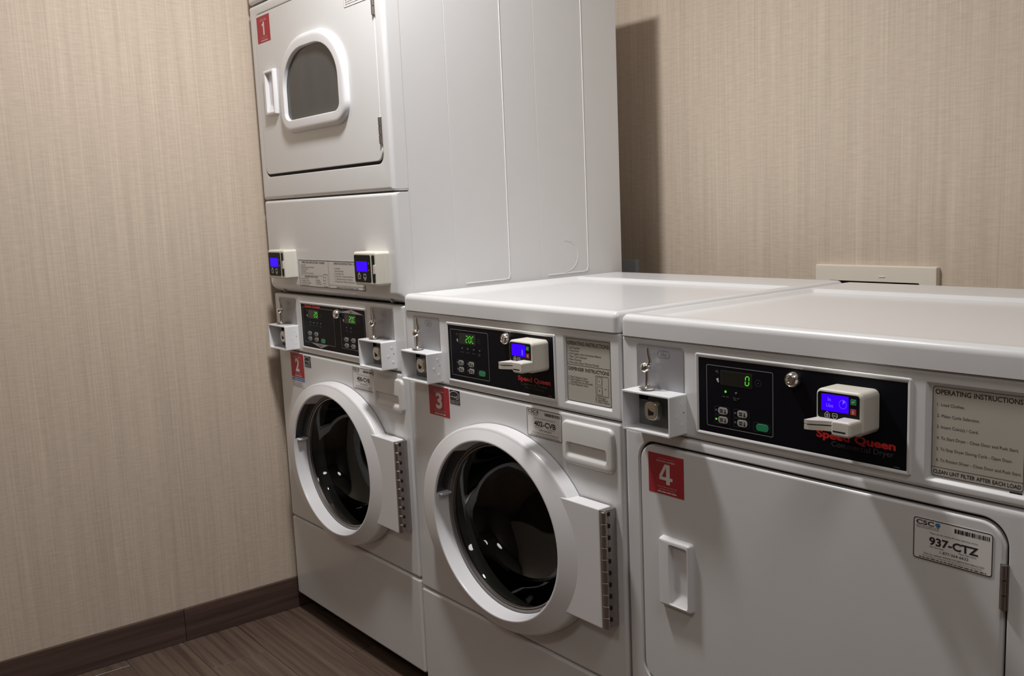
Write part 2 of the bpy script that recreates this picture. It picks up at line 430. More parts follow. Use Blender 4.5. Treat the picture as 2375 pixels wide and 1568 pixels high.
def keypad(ov, X, Z, dots, lit=(), digits='', dpos=None, ctl=(.1805, .3095, .796, .8925), sel=None, keys=None, green=True):
    """control outline, window, digits, indicator lights and keys of one control; X,Z shift local coordinates"""
    y = -.0012; g = G()
    gl = G(); outline(gl, X+ctl[0], X+ctl[1], Z+ctl[2], Z+ctl[3], .003, .0011, y); build(gl, 'control_outline', 'print_line', ov, 0)
    d = dpos or (.2105, .2695, .8643, .8867)
    outline(g, X+d[0], X+d[1], Z+d[2], Z+d[3], .002, .0005, y)
    build(slab(G(), (X+d[0]+.0005, X+d[1]-.0005, Z+d[2]+.0005, Z+d[3]-.0005, .002), y+.0006, y-.0003, .0002, 3), 'display_window', 'display_glass', ov)
    dg = G(); h = .0132; wd = .0064; n = len(digits)
    for i, ch in enumerate(digits):
        digit(dg, ch, X+d[1]-.0125-(n-1-i)*.0107, Z+d[2]+.0045, wd, h, .0014, y-.0008)
    build(dg, 'display_digits', 'led_green', ov, 0)
    # small pictograms beside the window
    cx, cz = X+d[1]+.0105, Z+(d[2]+d[3])/2-.001
    g.ringp(ELL(cx, cz, .0055, .005, 18), ELL(cx, cz, .0050, .0045, 18), y); rect(g, cx-.0006, cx+.0012, cz-.001, cz+.001, y)
    g.poly([(X+d[0]-.011, Z+d[3]-.003), (X+d[0]-.006, Z+d[3]), (X+d[0]-.004, Z+d[3]-.006)], y)
    wp = G(); wp.poly([(X+d[0]-.009, Z+d[2]+.008), (X+d[0]-.0045, Z+d[2]+.010), (X+d[0]-.0035, Z+d[2]+.003), (X+d[0]-.0055, Z+d[2]+.003)], y)
    for i, (ax, az) in enumerate(dots):
        build(G().lathe((X+ax, y+.0008, Z+az), (0, -1, 0), [(.0019, 0), (.0019, .0009), (.0012, .0014)], 10), 'indicator_light', 'led_green' if i in lit else 'led_off', ov)
        bars(g, X+ax-.006, X+ax+.006, Z+az-.0085, .0016, y, 3+i, .004, .009)
        if i == len(dots)-1: bars(g, X+ax-.005, X+ax+.005, Z+az-.0112, .0016, y, 9, .004, .008)
    ks = keys or [(.2145, .8240), (.2510, .8240), (.2145, .8100), (.2510, .8100)]
    for i, (ax, az) in enumerate(ks):
        kx, kz = X+ax, Z+az; outline(g, kx-.0165, kx+.0125, kz-.0066, kz+.0066, .003, .0004, y)
        key(ov, kx, kz, .019, .0104, 'button_grey', y)
        build(G().lathe((kx-.0135, y+.0006, kz), (0, -1, 0), [(.0016, 0), (.0016, .0008)], 8), 'indicator_light', 'led_green' if sel == i else 'led_off', ov)
    if green:
        gx, gz = X+ks[-1][0]+.0365, Z+ks[-1][1]-.001; outline(g, gx-.0165, gx+.0135, gz-.0068, gz+.0068, .003, .0004, y)
        key(ov, gx, gz, .0225, .0108, 'button_green', y, plain=True)
    build(g, 'panel_print', 'print_dim', ov, 0); build(wp, 'white_print', 'print_white', ov, 0)

def panel_lock(t, x, z, y0=-.0006):
    lk = build(G().lathe((x, y0, z), (0, -1, 0), [(.0115, 0), (.0120, .001), (.0118, .006), (.0100, .0105), (.0080, .012), (.0072, .0112), (.0062, .0118), (.0045, .0118), (.0040, .010), (.0018, .010)], 26),
          'panel_lock', 'chrome', t, 35)
    return lk

def card_reader_wide(t, x0, z0, in_use):
    """cream card reader with blue screen and a forked card slot; x0,z0 lower left of the body"""
    wd, ht, yf = .070, .058, -.039
    R = (x0, x0+wd, z0, z0+ht, .0085)
    L = [(RR(*R), -.0008), (RR(*R), yf+.004)]
    for k in range(1, 5):
        a = math.pi/2*k/4; L.append((RR(*inset(R, .004*(1-math.cos(a)))), yf+.004-.004*math.sin(a)))
    b = build(G().loft(L), 'card_reader', 'cream_plastic', t, 40, label='cream card reader with lit blue screen')
    y = yf-.0003
    build(slab(G(), (x0+.0035, x0+wd-.0045, z0+.019, z0+ht-.004, .004), yf+.001, yf-.0006, .0003), 'bezel', 'black_plastic', b)
    y = yf-.0008
    sx0, sx1, sz0, sz1 = x0+.0095, x0+.0500, z0+.0290, z0+.0515
    build(slab(G(), (sx0, sx1, sz0, sz1, .0006), yf, y-.0002, .0001, 3), 'screen', 'lcd_blue', b)
    g = G()
    if in_use:
        text(g, 'In', sx0+.0125, sz0+.0135, .0048, y-.0006, None, 'C'); text(g, 'Use', sx0+.0130, sz0+.0055, .0048, y-.0006, None, 'C')
        cx, cz = sx1-.0080, sz0+.0115
        g.ringp(ELL(cx, cz, .0056, .0060, 28), ELL(cx, cz, .0052, .0056, 28), y-.0006)
        g.poly([(cx, cz)]+[(cx+.0050*math.cos(math.radians(90-6*k)), cz+.0054*math.sin(math.radians(90-6*k))) for k in range(9)], y-.0006)
    else:
        bars(g, sx1-.010, sx1-.006, sz0+.003, .010, y-.0006, 2, .0007, .0014, .0006)
    build(g, 'screen_print', 'lcd_print', b, 0)
    for nm, m, zz in (('confirm_button', 'button_green', .0415), ('cancel_button', 'button_red', .0285)):
        c = build(slab(G(), (x0+.0530, x0+.0615, z0+zz, z0+zz+.0075, .0012), yf, y-.0006, .0003), nm, m, b)
    g = G(); k = x0+.0572; z_ = z0+.0452
    g.poly([(k-.0022, z_+.0002), (k-.0006, z_-.0014), (k+.0024, z_+.0016), (k+.0018, z_+.0022), (k-.0006, z_-.0001), (k-.0016, z_+.0009)], y-.0009)
    z_ = z0+.0322
    for s_ in (1, -1): g.poly([(k-.0017, z_-s_*.0021), (k-.0009, z_-s_*.0021), (k+.0017, z_+s_*.0021), (k+.0009, z_+s_*.0021)], y-.0009)
    build(g, 'button_mark', 'print_white', b, 0)
    g = G()
    for i, kx in enumerate((x0+.0185, x0+.0300)):
        kz = z0+.0235; up = 1 if i == 0 else -1
        o = [(kx-.0036, kz-.0032*up), (kx+.0036, kz-.0032*up), (kx+.0042, kz+.001*up), (kx, kz+.0052*up), (kx-.0042, kz+.001*up)]
        g.ringp(o, [(kx+(a-kx)*.84, kz+(c-kz)*.84) for a, c in o], y)
        rect(g, kx-.0022, kx+.0022, kz-.0004, kz+.0004, y)
        if i == 0: rect(g, kx-.0004, kx+.0004, kz-.0022, kz+.0022, y)
    build(g, 'key_marks', 'print_white', b, 0)
    # card slot: curved left fork and the block on the right
    g = G(); xa, xm = x0+.0005, x0+.0430
    up, lo = [], []
    for k in range(9):
        u = k/8; xx = xa+(xm-xa)*u; sag = -.019*math.sin(min(1, max(0, (u-.18)/.82))*math.pi/2)**2*0+(.013*math.sin(max(0, (u-.2)/.8)*math.pi/2))
        up.append((xx, yf-.026+sag))
    for (za, zb) in ((z0+.0140, z0+.0190), (z0+.0060, z0+.0120)):
        n = len(up)
        T = [(a, b_, zb) for a, b_ in up]+[(xm, yf+.002, zb), (xa+.004, yf+.002, zb)]
        B = [(a, b_, za) for a, b_ in up]+[(xm, yf+.002, za), (xa+.004, yf+.002, za)]
        g.loft([T, B], True, True)
    g.box(xa+.0002, xa+.004, yf-.0255, yf-.006, z0+.0110, z0+.0150)
    build(g, 'card_fork', 'cream_plastic', b, 35)
    Rn = (x0+.0400, x0+wd-.0015, z0+.003, z0+.0235, .0045)
    Ln = [(RR(*Rn), yf+.003), (RR(*Rn), yf-.022)]
    for k in range(1, 4):
        a = math.pi/2*k/3; Ln.append((RR(*inset(Rn, .003*(1-math.cos(a)))), yf-.022-.003*math.sin(a)))
    build(G().loft(Ln), 'card_nose', 'cream_plastic', b, 40)
    g = G(); rect(g, x0+.0430, x0+.0615, z0+.0085, z0+.0105, yf-.02515); build(g, 'card_slot', 'dark_void', b, 0)
    return b

def card_reader_tall(t, x0, x1, z0, z1, yp):
    """upright cream reader with arrow keys, as on the stacked unit"""
    yf = yp-.035; wd = x1-x0; ht = z1-z0
    R = (x0, x1, z0, z1, .006); L = [(RR(*R), yp+.002), (RR(*R), yp-.012), (RR(*inset(R, .0006)), yp-.0125), (RR(*inset(R, .0006)), yp-.0135), (RR(*R), yp-.014)]
    for k in range(0, 5):
        a = math.pi/2*k/4; L.append((RR(*inset(R, .005*(1-math.cos(a)))), yf+.005-.005*math.sin(a)))
    b = build(G().loft(L), 'card_reader', 'cream_plastic', t, 40, label='upright cream card reader with lit blue screen')
    P = lambda u, v: (x0+u*wd, z1-v*ht)
    def pl(u0, u1, v0, v1, r, nm, m, dy): return build(slab(G(), (x0+u0*wd, x0+u1*wd, z1-v1*ht, z1-v0*ht, r), yf+.001, yf-dy, .0002, 4), nm, m, b)
    pl(.05, .76, .09, .90, .004, 'bezel', 'black_plastic', .0006)
    pl(.82, .94, .09, .90, .004, 'side_strip', 'black_plastic', .0006)
    pl(.885, .965, .37, .64, .002, 'card_tab', 'cream_plastic', .0020)
    pl(.14, .62, .28, .585, .0006, 'screen', 'lcd_blue', .0009)
    y = yf-.0010; g = G()
    for u, v, up in ((.25, .72, 1), (.50, .74, -1)):
        cx, cz = P(u, v); o = [(cx-.0058, cz-.0072*up), (cx+.0058, cz-.0072*up), (cx+.0072, cz+.002*up), (cx, cz+.0098*up), (cx-.0072, cz+.002*up)]
        g.ringp(o, [(cx+(a-cx)*.66, cz-.001*up+(c-cz)*.5) for a, c in o], y)
        rect(g, cx-.003, cx+.003, cz-.002, cz-.0008, y)
    build(g, 'arrow_marks', 'button_grey', b, 0)
    g = G(); cx, cz = P(.69, .34); g.poly([(cx-.003, cz), (cx-.001, cz-.002), (cx+.003, cz+.003), (cx-.001, cz)], y); build(g, 'confirm_mark', 'led_check', b, 0)
    g = G(); cx, cz = P(.69, .53); rect(g, cx-.002, cx+.002, cz-.002, cz+.002, y); build(g, 'cancel_mark', 'button_red', b, 0)
    return b

def number_sticker(t, num, x, z1, y, wd=.0775, ht=.0665, extra=False):
    s = build(G().box(x, x+wd, y, y+.0004, z1-ht, z1), 'number_sticker', 'red_sticker', t, 0, label='red sticker with white number ' + num)
    yy = y-.0002; g = G(); cx = x+wd/2
    z0 = z1-ht*.735; hh = ht*.50
    if num == '1':
        g.poly([(cx-.0015, z0), (cx+.0065, z0), (cx+.0065, z0+hh), (cx+.0005, z0+hh), (cx-.0015, z0+hh*.90), (cx-.0085, z0+hh*.82), (cx-.0085, z0+hh*.69), (cx-.0015, z0+hh*.74)], yy)
    elif num == '4':
        o = [(.42, 1), (.80, 1), (.80, .36), (1, .36), (1, .20), (.80, .20), (.80, 0), (.52, 0), (.52, .20), (0, .20), (0, .40)]; wd4 = .0290; x4 = cx-wd4/2
        P4 = lambda u, v: (x4+u*wd4, z0+v*hh)
        g.poly([P4(*o[9]), P4(.52, .20), P4(.52, .36), P4(.20, .36), P4(0, .40)], yy); g.poly([P4(0, .40), P4(.20, .36), P4(.52, .84), P4(.42, 1)], yy)
        g.poly([P4(.42, 1), P4(.52, .84), P4(.52, 0), P4(.80, 0), P4(.80, 1)], yy); g.poly([P4(.80, .20), P4(1, .20), P4(1, .36), P4(.80, .36)], yy)
    else:
        text(g, num, cx, z0, hh, yy, .0240, 'C', .034)
    build(g, 'number', 'print_white', s, 0)
    g = G(); text(g, 'MACHINE NUMBER', cx, z1-ht*.195, ht*.045, yy, wd*.52, 'C')
    bars(g, cx-wd*.24, cx+wd*.30, z1-ht*.95, ht*.030, yy, 5, .004, .011, .0012)
    build(g, 'lettering', 'print_white', s, 0)
    g = G(); bars(g, cx-wd*.22, cx+wd*.24, z1-ht*.115, ht*.018, yy, 6, .004, .01, .0012)
    bars(g, cx-wd*.24, cx+wd*.30, z1-ht*.82, ht*.022, yy, 7, .004, .01, .0012); bars(g, cx-wd*.20, cx+wd*.26, z1-ht*.88, ht*.022, yy, 8, .004, .01, .0012)
    build(g, 'small_print', 'print_pink', s, 0)
    if extra:
        z = z1-ht
        build(G().box(x+.001, x+wd-.001, y, y+.0003, z-.0105, z-.0022), 'blue_strip', 'blue_sticker', s, 0)
        build(G().box(x, x+wd, y+.0001, y+.0003, z-.026, z-.0105), 'white_strip', 'sticker_white', s, 0)
        g = G(); bars(g, x+.006, x+wd-.008, z-.0075, .002, yy, 2, .006, .012)
        build(g, 'strip_print', 'print_white', s, 0)
        g = G()
        for k in range(4): bars(g, x+.005, x+wd-.01-.008*(k % 2), z-.0145-.0034*k, .0011, yy, 20+k, .004, .011, .0014)
        build(g, 'strip_lettering', 'print_grey', s, 0)

def energy_label(t, x, z1, y, wd=.036, ht=.030):
    s = build(G().box(x, x+wd, y, y+.0004, z1-ht, z1), 'efficiency_label', 'print_black', t, 0, label='small black efficiency label with star emblem')
    yy = y-.0002; g = G(); cx = x+wd*.46
    arc = [(cx+wd*.50*math.cos(math.radians(a)), z1-ht*.40+ht*.34*math.sin(math.radians(a))) for a in range(0, 181, 9)]
    arc2 = [(cx+wd*.46*math.cos(math.radians(a)), z1-ht*.40+ht*.30*math.sin(math.radians(a))) for a in range(0, 181, 9)]
    g.loft([(arc, yy), (arc2, yy)], False, False, False)
    sx, sz = x+wd*.76, z1-ht*.52
    o = [(sx+wd*(.20 if k % 2 == 0 else .085)*math.cos(math.radians(90+36*k)), sz+ht*(.20 if k % 2 == 0 else .085)*math.sin(math.radians(90+36*k))) for k in range(10)]
    g.ringp(o, [(sx+(a-sx)*.68, sz+(b-sz)*.68) for a, b in o], yy)
    text(g, 'energy', x+wd*.06, z1-ht*.53, ht*.12, yy, wd*.55)
    rect(g, x, x+wd, z1-ht*.775, z1-ht*.755, yy); text(g, 'ENERGY STAR', x+wd/2, z1-ht*.93, ht*.085, yy, wd*.8, 'C')
    build(g, 'emblem', 'sticker_white', s, 0)

def service_label(t, num, x, z1, y, wd=.1015, ht=.0545):
    s = build(slab(G(), (x, x+wd, z1-ht, z1, .004), y+.0005, y, .0001, 4), 'service_label', 'sticker_white', t, 0, label='white service label reading ' + num)
    yy = y-.0002; g = G(); cx = x+wd*.52
    outline(g, x, x+wd, z1-ht, z1, .004, .0012, yy)
    text(g, 'CSC', x+wd*.035, z1-ht*.155, ht*.10, yy, wd*.235, 'L', .025)
    rect(g, x+wd*.04, x+wd*.34, z1-ht*.19, z1-ht*.183, yy)
    text(g, num, cx, z1-ht*.595, ht*.175, yy, wd*.62, 'C', .030)
    text(g, '1-877-264-6622', cx+wd*.01, z1-ht*.760, ht*.062, yy, wd*.36, 'C', .004)
    text(g, 'Visit our website WWW.CSCSERVICEWORKS.COM', cx+wd*.0, z1-ht*.855, ht*.042, yy, wd*.76, 'C')
    text(g, 'Please use this machine ID when reporting service:', cx, z1-ht*.335, ht*.036, yy, wd*.60, 'C')
    text(g, 'For Service:', x+wd*.22, z1-ht*.665, ht*.04, yy, wd*.18); text(g, 'Para Servicio:', x+wd*.59, z1-ht*.665, ht*.04, yy, wd*.22)
    text(g, 'This machine is owned by CSC ServiceWorks and operated by', cx-wd*.02, z1-ht*.905, ht*.028, yy, wd*.76, 'C'); bars(g, x+wd*.08, x+wd*.93, z1-ht*.955, ht*.020, yy, 31, .003, .008, .0012)
    r = random.Random(11); bx = x+wd*.53
    while bx < x+wd*.955:
        e = bx+r.choice((.0006, .0012, .0018, .0026)); rect(g, bx, min(e, x+wd*.96), z1-ht*.185, z1-ht*.085, yy); bx = e+r.choice((.0005, .0008, .0012))
    build(g, 'lettering', 'print_black', s, 0)
    g = G(); text(g, 'ServiceWorks', x+wd*.04, z1-ht*.245, ht*.045, yy, wd*.29); build(g, 'maker_print', 'print_grey', s, 0)
    g = G(); ex, ez = x+wd*.315, z1-ht*.115
    g.poly([(ex-.0036, ez+.0008), (ex-.0014, ez+.0034), (ex+.0026, ez+.0034), (ex+.0038, ez+.0004), (ex+.0006, ez-.0038), (ex-.0012, ez-.0020)], yy)
    build(g, 'emblem', 'print_teal', s, 0)

def recess_handle(t, x0, x1, z0, z1, yp, pocket):
    """moulded white pull: raised bezel with a pocket; yp is the door surface"""
    R = (x0, x1, z0, z1, .006); px0, px1, pz0, pz1 = pocket; bx = (px0-x0)*.35
    L = [(RR(*R, 6), yp+.001), (RR(*inset(R, .0012), 6), yp-.006), (RR(*inset(R, .003), 6), yp-.0095), (RR(*inset(R, .005), 6), yp-.0105),
         (RR(px0, px1, pz0, pz1, .005, 6), yp-.0105), (RR(px0+.001, px1-.0006, pz0+.002, pz1-.001, .005, 6), yp-.008),
         (RR(px0+.003, px1-.002, pz0+.016, pz1-.002, .005, 6), yp-.0012), (RR(px0+.006, px1-.006, pz0+.022, pz1-.008, .004, 6), yp-.0008)]
    return build(G().loft(L), 'pull_handle', 'door_plastic', t, 45)

def gap_hinge(t, x, z0, z1, y):
    h = build(G().box(x-.006, x+.004, y, y+.0015, z0, z1), 'hinge', 'steel', t, 0, label='bare steel hinge'); n = 3; d = (z1-z0)/n
    for k in range(n): build(G().lathe((x-.001, y-.0012, z0+k*d+.0008), (0, 0, 1), [(.0036, 0), (.0036, d-.0016)], 10), 'knuckle', 'steel', h)

def washer_front(t, x0, zb, zs, zt, cz, dy=0):
    """front of a front loader: cabinet, upper panel with door opening, lower panel, drum, door, hinge, feet"""
    cx = x0+.3425
    cab = RR(x0+.002, x0+W-.002, zb, zt+.10, .004)
    build(G().loft([(cab, .012), (cab, .655)], False, True), 'cabinet', 'enamel', t)
    R = (x0+.0015, x0+W-.0015, zs+.0015, zt, .006); L = [(RR(*R, 5, 16), .03)]
    for k in range(5):
        a = math.pi/2*k/4; L.append((RR(*inset(R, .007*(1-math.cos(a))), 5, 16), .007-.007*math.sin(a)))
    base = L[-1][0]; L += [(ell_like(base, cx, cz, .214, .188), 0), (ell_like(base, cx, cz, .208, .183), .006), (ell_like(base, cx, cz, .208, .183), .05)]
    build(G().loft(L, False, False), 'front_panel', 'enamel', t)
    build(slab(G(), (x0+.0015, x0+W-.0015, zb, zs-.0015, .007), .03, 0, .007), 'lower_panel', 'enamel', t)
    build(G().box(x0+.004, x0+W-.004, .025, .64, zb-.002, zb+.003), 'dark_underside', 'dark_void', t, 0)  # near-black plate paints the shade beneath the machine
    for fx in (.05, W-.05):
        for fy in (.06, .60):
            build(G().lathe((x0+fx, fy, 0), (0, 0, 1), [(.020, 0), (.020, .006), (.014, .012), (.007, .014), (.007, zb)], 16), 'levelling_foot', 'gasket_dark', t)
    # drum with three lifters
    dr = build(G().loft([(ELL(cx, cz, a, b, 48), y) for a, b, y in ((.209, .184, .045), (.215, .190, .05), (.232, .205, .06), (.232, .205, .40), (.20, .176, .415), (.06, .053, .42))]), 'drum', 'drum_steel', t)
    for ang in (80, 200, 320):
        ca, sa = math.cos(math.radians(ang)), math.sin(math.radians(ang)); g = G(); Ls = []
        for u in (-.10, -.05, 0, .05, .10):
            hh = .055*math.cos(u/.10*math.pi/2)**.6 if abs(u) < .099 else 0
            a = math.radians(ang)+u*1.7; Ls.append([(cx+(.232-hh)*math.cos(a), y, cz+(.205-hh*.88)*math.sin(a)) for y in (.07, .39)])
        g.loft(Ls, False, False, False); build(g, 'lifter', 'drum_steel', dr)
    # door ring
    N = 96
    prof = [(.2680, .2090, -.0015), (.2676, .2086, -.0130), (.2670, .2080, -.0235), (.2658, .2068, -.0268), (.2632, .2046, -.0288), (.2590, .2018, -.0298), (.2560, .2000, -.0302),
            (.2080, .1835, -.0395), (.2045, .1805, -.0400), (.2025, .1788, -.0390), (.2012, .1778, -.0370), (.1965, .1738, -.0060), (.1955, .1730, -.0040)]
    prof = [(a, b, y+dy) for a, b, y in prof]
    t0, t1 = 128, 167; i0, i1 = round(t0/360*N), round(t1/360*N); nP = len(prof)
    g = G(); vs = []; fs = []
    for a, b, y in prof: vs += [(x, y, z) for x, z in ELL(cx, cz, a, b, N)]
    for k in range(nP-1):
        for i in range(N):
            if k == 10 and i0 <= i < i1: continue
            j = (i+1) % N; fs.append((k*N+i, k*N+j, (k+1)*N+j, (k+1)*N+i))
    door = build(g.add(vs, fs), 'door', 'door_plastic', t, 50)
    # hand recess in the left of the ring
    def arc(da, y): return [(cx+(da[0])*math.cos(2*math.pi*i/N), y, cz+(da[1])*math.sin(2*math.pi*i/N)) for i in range(i0, i1+1)]
    fa, fb, fy = prof[10]; ba, bb_, by = prof[11]
    A, B, C, D = arc((fa, fb), fy), arc((fa+.024, fb+.010), fy+.012), arc((ba+.029, bb_+.014), by), arc((ba, bb_), by)
    g = G().loft([A, B, C, D], False, False, False)
    for e in (0, -1): g.add([A[e], B[e], C[e], D[e]], [(0, 1, 2, 3)])
    build(g, 'hand_recess', 'handle_dark', door, 30)
    e0, e1 = A[-1], D[-1]
    build(G().rbox(e0[0]-.004, e0[0]+.014, fy+.004, by, e0[2]-.004, e0[2]+.001, .001, 1), 'recess_ledge', 'door_plastic', door)
    # trim rings and glass bowl
    L = [(ELL(cx, cz, a, b, 64), y+dy) for a, b, y in ((.1965, .1738, -.0060), (.1930, .1706, -.0080), (.1905, .1684, -.0070), (.1895, .1675, -.0010))]
    build(G().loft(L, False, False), 'inner_trim', 'gasket', door, 40)
    L = [(ELL(cx, cz, a, b, 64), y+dy) for a, b, y in ((.1895, .1675, -.0030), (.1875, .1657, -.0050), (.1850, .1635, -.0040), (.1845, .1630, .0060))]
    build(G().loft(L, False, False), 'glass_trim', 'steel', door, 40)
    L = [(ELL(cx, cz, a, b, 64), y+dy) for a, b, y in ((.1848, .1632, .002), (.1820, .1608, .006), (.1765, .1560, .022), (.1680, .1485, .046), (.1560, .1378, .066), (.1380, .1220, .080), (.1100, .0970, .090), (.0700, .0620, .096), (.0300, .0265, .098))]
    build(G().loft(L), 'door_glass', 'washer_glass', door, 60, False)
    # hinge arm and piano hinge
    hx0, hx1, hz0, hz1 = cx+.205, x0+.652, cz-.1075, cz+.1125
    R = (hx0, hx1, hz0, hz1, .003); n = 5
    build(slab(G(), R, -.004+dy, -.0315+dy, .0025), 'hinge_arm', 'door_plastic', door)
    h = build(G().box(hx1-.001, hx1+.013, -.030+dy, -.026+dy, hz0+.002, hz1-.002).box(hx1+.006, hx1+.010, -.026+dy, -.0005, hz0+.002, hz1-.002), 'piano_hinge', 'steel', t, 0, label='bare steel piano hinge')
    nk = 10; d = (hz1-hz0-.006)/nk
    for k in range(nk):
        zz = hz0+.003+k*d
        build(G().lathe((hx1+.0075, -.026+dy, zz+.0006), (0, 0, 1), [(.0062, 0), (.0068, .0006), (.0068, d-.0018), (.0062, d-.0012)], 12), 'knuckle', 'steel', h)
        build(G().box(hx1+.0115, hx1+.0150, -.0245+dy, -.0195+dy, zz+d*.62, zz+d*.95), 'hinge_slot', 'dark_void', h, 0)
    return door

def dispenser(t, x0, z0):
    """detergent drawer front; z0 lower edge"""
    R = (x0+.5285, x0+.6640, z0, z0+.0800, .013); yp = -.0065
    px = (x0+.5410, x0+.6480, z0+.0125, z0+.0420)
    L = [(RR(*R, 6), .001), (RR(*R, 6), -.002), (RR(*inset(R, .0015), 6), -.0045), (RR(*inset(R, .0045), 6), yp)]
    L += [(RR(*px, .006, 6), yp), (RR(px[0]+.001, px[1]-.001, px[2]+.003, px[3]-.001, .006, 6), -.005), (RR(px[0]+.004, px[1]-.003, px[2]+.0085, px[3]-.002, .005, 6), -.0015), (RR(px[0]+.007, px[1]-.006, px[2]+.0105, px[3]-.005, .003, 6), -.0010)]
    g = G().loft(L)
    # lip of the pocket bows upwards in the middle
    return build(g, 'dispenser_drawer', 'white_plastic', t, 45)

def lid(t, x0, dz=0):
    def rr(d, z, R=None):
        X0, X1, Y0, Y1, r = R or (x0+.0012, x0+W-.0012, -.0045, .655, .012)
        return [(x, y, z) for x, y in RR(X0+d, X1-d, Y0+d, Y1-d, max(r-d, .001), 6)]
    z1 = .9584+dz; L = [rr(0, .9228+dz), rr(0, z1-.012)]
    for k in range(1, 6):
        a = math.pi/2*k/5; L.append(rr(.012*(1-math.cos(a)), z1-.012+.012*math.sin(a)))
    q = (x0+.020, x0+W-.020, .016, .505, .012)
    L += [rr(0, z1, q), rr(.003, z1-.0012, q), rr(.011, z1-.0065, q), rr(.014, z1-.0075, q)]
    return build(G().loft(L, True, True), 'top_lid', 'enamel', t, 40)

# ------------------------------------------------------------------ stacked washer and dryer
t = thing('stacked_washer_dryer', 'tall white stacked unit, dryer 1 above washer 2, against the left wall', 'washer dryer', (.3415, .33, 0))
S = t
washer_front(t, 0, .0535, .2895, .7740, .5085)
fascia(t, 0, .7765, .9300)
coin_unit(t, .0300, .8475); coin_unit(t, .5330, .8475)
display_frame(t, .1575, .5125, .7890, .9150)
ov = black_overlay(t, .1640, .5060, .7950, .9090)
keypad(ov, -.006, .0085, [(.2200, .8535), (.2402, .8535), (.2600, .8535), (.2795, .8535)], digits='20', ctl=(.1795, .3527, .7995, .8930))
keypad(ov, .1925, .0085, [(.2190, .8535), (.2412, .8535)], digits='2CC'.replace('CC', '0C'), ctl=(.1880, .3075, .7995, .8900), green=True, keys=[(.2150, .8235), (.2500, .8235), (.2150, .8085), (.2480, .8085)])
g = G(); yy = -.0016
text(g, 'Speed Queen', .1885, .9015, .0068, yy, .088, 'L', .04); build(g, 'brand_print', 'print_red', ov, 0)
for tri in ([(.3795, .8985), (.4985, .8985), (.4400, .9080)], [(.2130, .8080), (.2660, .7975), (.3070, .8080)]): build(G().poly(tri, yy+.0003), 'arrow_print', 'button_grey', ov, 0)
g = G(); text(g, 'Dryer', .4395, .9005, .0042, yy, None, 'C', .01); text(g, 'Washer', .2620, .8020, .0042, yy, None, 'C', .01); build(g, 'arrow_lettering', 'print_black', ov, 0)
panel_lock(t, .3720, .8935)
number_sticker(t, '2', .0755, .7705, -.0006, extra=True)
energy_label(t, .1605, .7685, -.0006)
service_label(t, '400-CVB', .4245, .7670, -.0007)
dispenser(t, 0, .6800)

# bulging service panel above the washer
prof = [(.031, 1.1830), (-.001, 1.1830), (-.0055, 1.1815), (-.0080, 1.1785), (-.0090, 1.1740), (-.0090, .9620), (-.0080, .9560), (-.0050, .9500), (.0010, .9440), (.0080, .9390), (.0150, .9358), (.031, .9345)]
secs = []
for xx, dyy in [(0, .010), (.0012, .0060), (.0035, .0030), (.0070, .0008), (.0110, 0)]: secs.append((xx, dyy))
secs += [(W-xx, d) for xx, d in secs[::-1]]
L = [[(xx, min(.031, y+dyy), z-(.0015 if z > 1.18 and dyy > .005 else 0)) for y, z in prof] for xx, dyy in secs]
g = G().loft(L, False, False, False); g.add(L[0], [tuple(range(len(prof)))]); g.add(L[-1], [tuple(range(len(prof)))])
build(g, 'service_panel', 'enamel', t, 40)
for bx in (.0640, .6290):
    build(G().lathe((bx, .0055, .9415), (0, -1, -.7), [(.0075, 0), (.0075, .001), (.0050, .0015), (.0050, .0050), (.0040, .0058)], 6), 'panel_bolt', 'steel', t, 20)
card_reader_tall(t, .0775, .1780, .9770, 1.0525, -.009); card_reader_tall(t, .5460, .6490, .9765, 1.0525, -.009)
# instruction label between the readers
lx0, lx1, lz0, lz1 = .188, .5335, .9576, 1.0262
s = build(slab(G(), (lx0, lx1, lz0, lz1, .002), -.0085, -.0094, .0001, 3), 'instruction_label', 'sticker_pale', t, 0, label='black-framed pale instruction label')
g = G(); yy = -.0096; mid = .3535
outline(g, lx0, lx1, lz0, lz1, .002, .0016, yy); rect(g, mid-.0005, mid+.0005, lz0, lz1, yy); rect(g, mid, lx1, .9658, .9664, yy)
text(g, 'OPERATING INSTRUCTIONS - WASHER', .2700, 1.0175, .0046, yy, .128, 'C', .012); text(g, 'OPERATING INSTRUCTIONS - DRYER', .4430, 1.0175, .0046, yy, .120, 'C', .012)
WL = ['1. Load Laundry', '2. Add Supplies (See Instructions Below)', '3. Make Cycle Selection', '4. Make Payment', '5. Press Start (Door Must be Closed)']
for k, s_ in enumerate(WL): text(g, s_, .1975, 1.0115-.0052*k, .0032, yy, None, 'L')
rect(g, .1960, .3210, .9866, .9871, yy); text(g, 'DISPENSER INSTRUCTIONS', .2560, .9813, .0038, yy, .074, 'C', .012)
for k, s_ in enumerate(['1. Open Dispenser Door', '2. Load Supplies in Proper', 'Compartment (as Indicated)', '3. Close Dispenser Door']): text(g, s_, .1965+(.004 if k == 2 else 0), .9762-.0052*k, .0031, yy, None, 'L')
for k, s_ in enumerate(['A. Detergent', 'B. Liquid Bleach', 'C. Fabric Softener']): text(g, s_, .2790, .9745-.0050*k, .0031, yy, None, 'L')
outline(g, .3225, .3475, .9605, .9915, .001, .0008, yy); rect(g, .3350, .3356, .9605, .9915, yy)
for k in range(3): rect(g, .3225, .3350, .9680+.0078*k, .9686+.0078*k, yy)
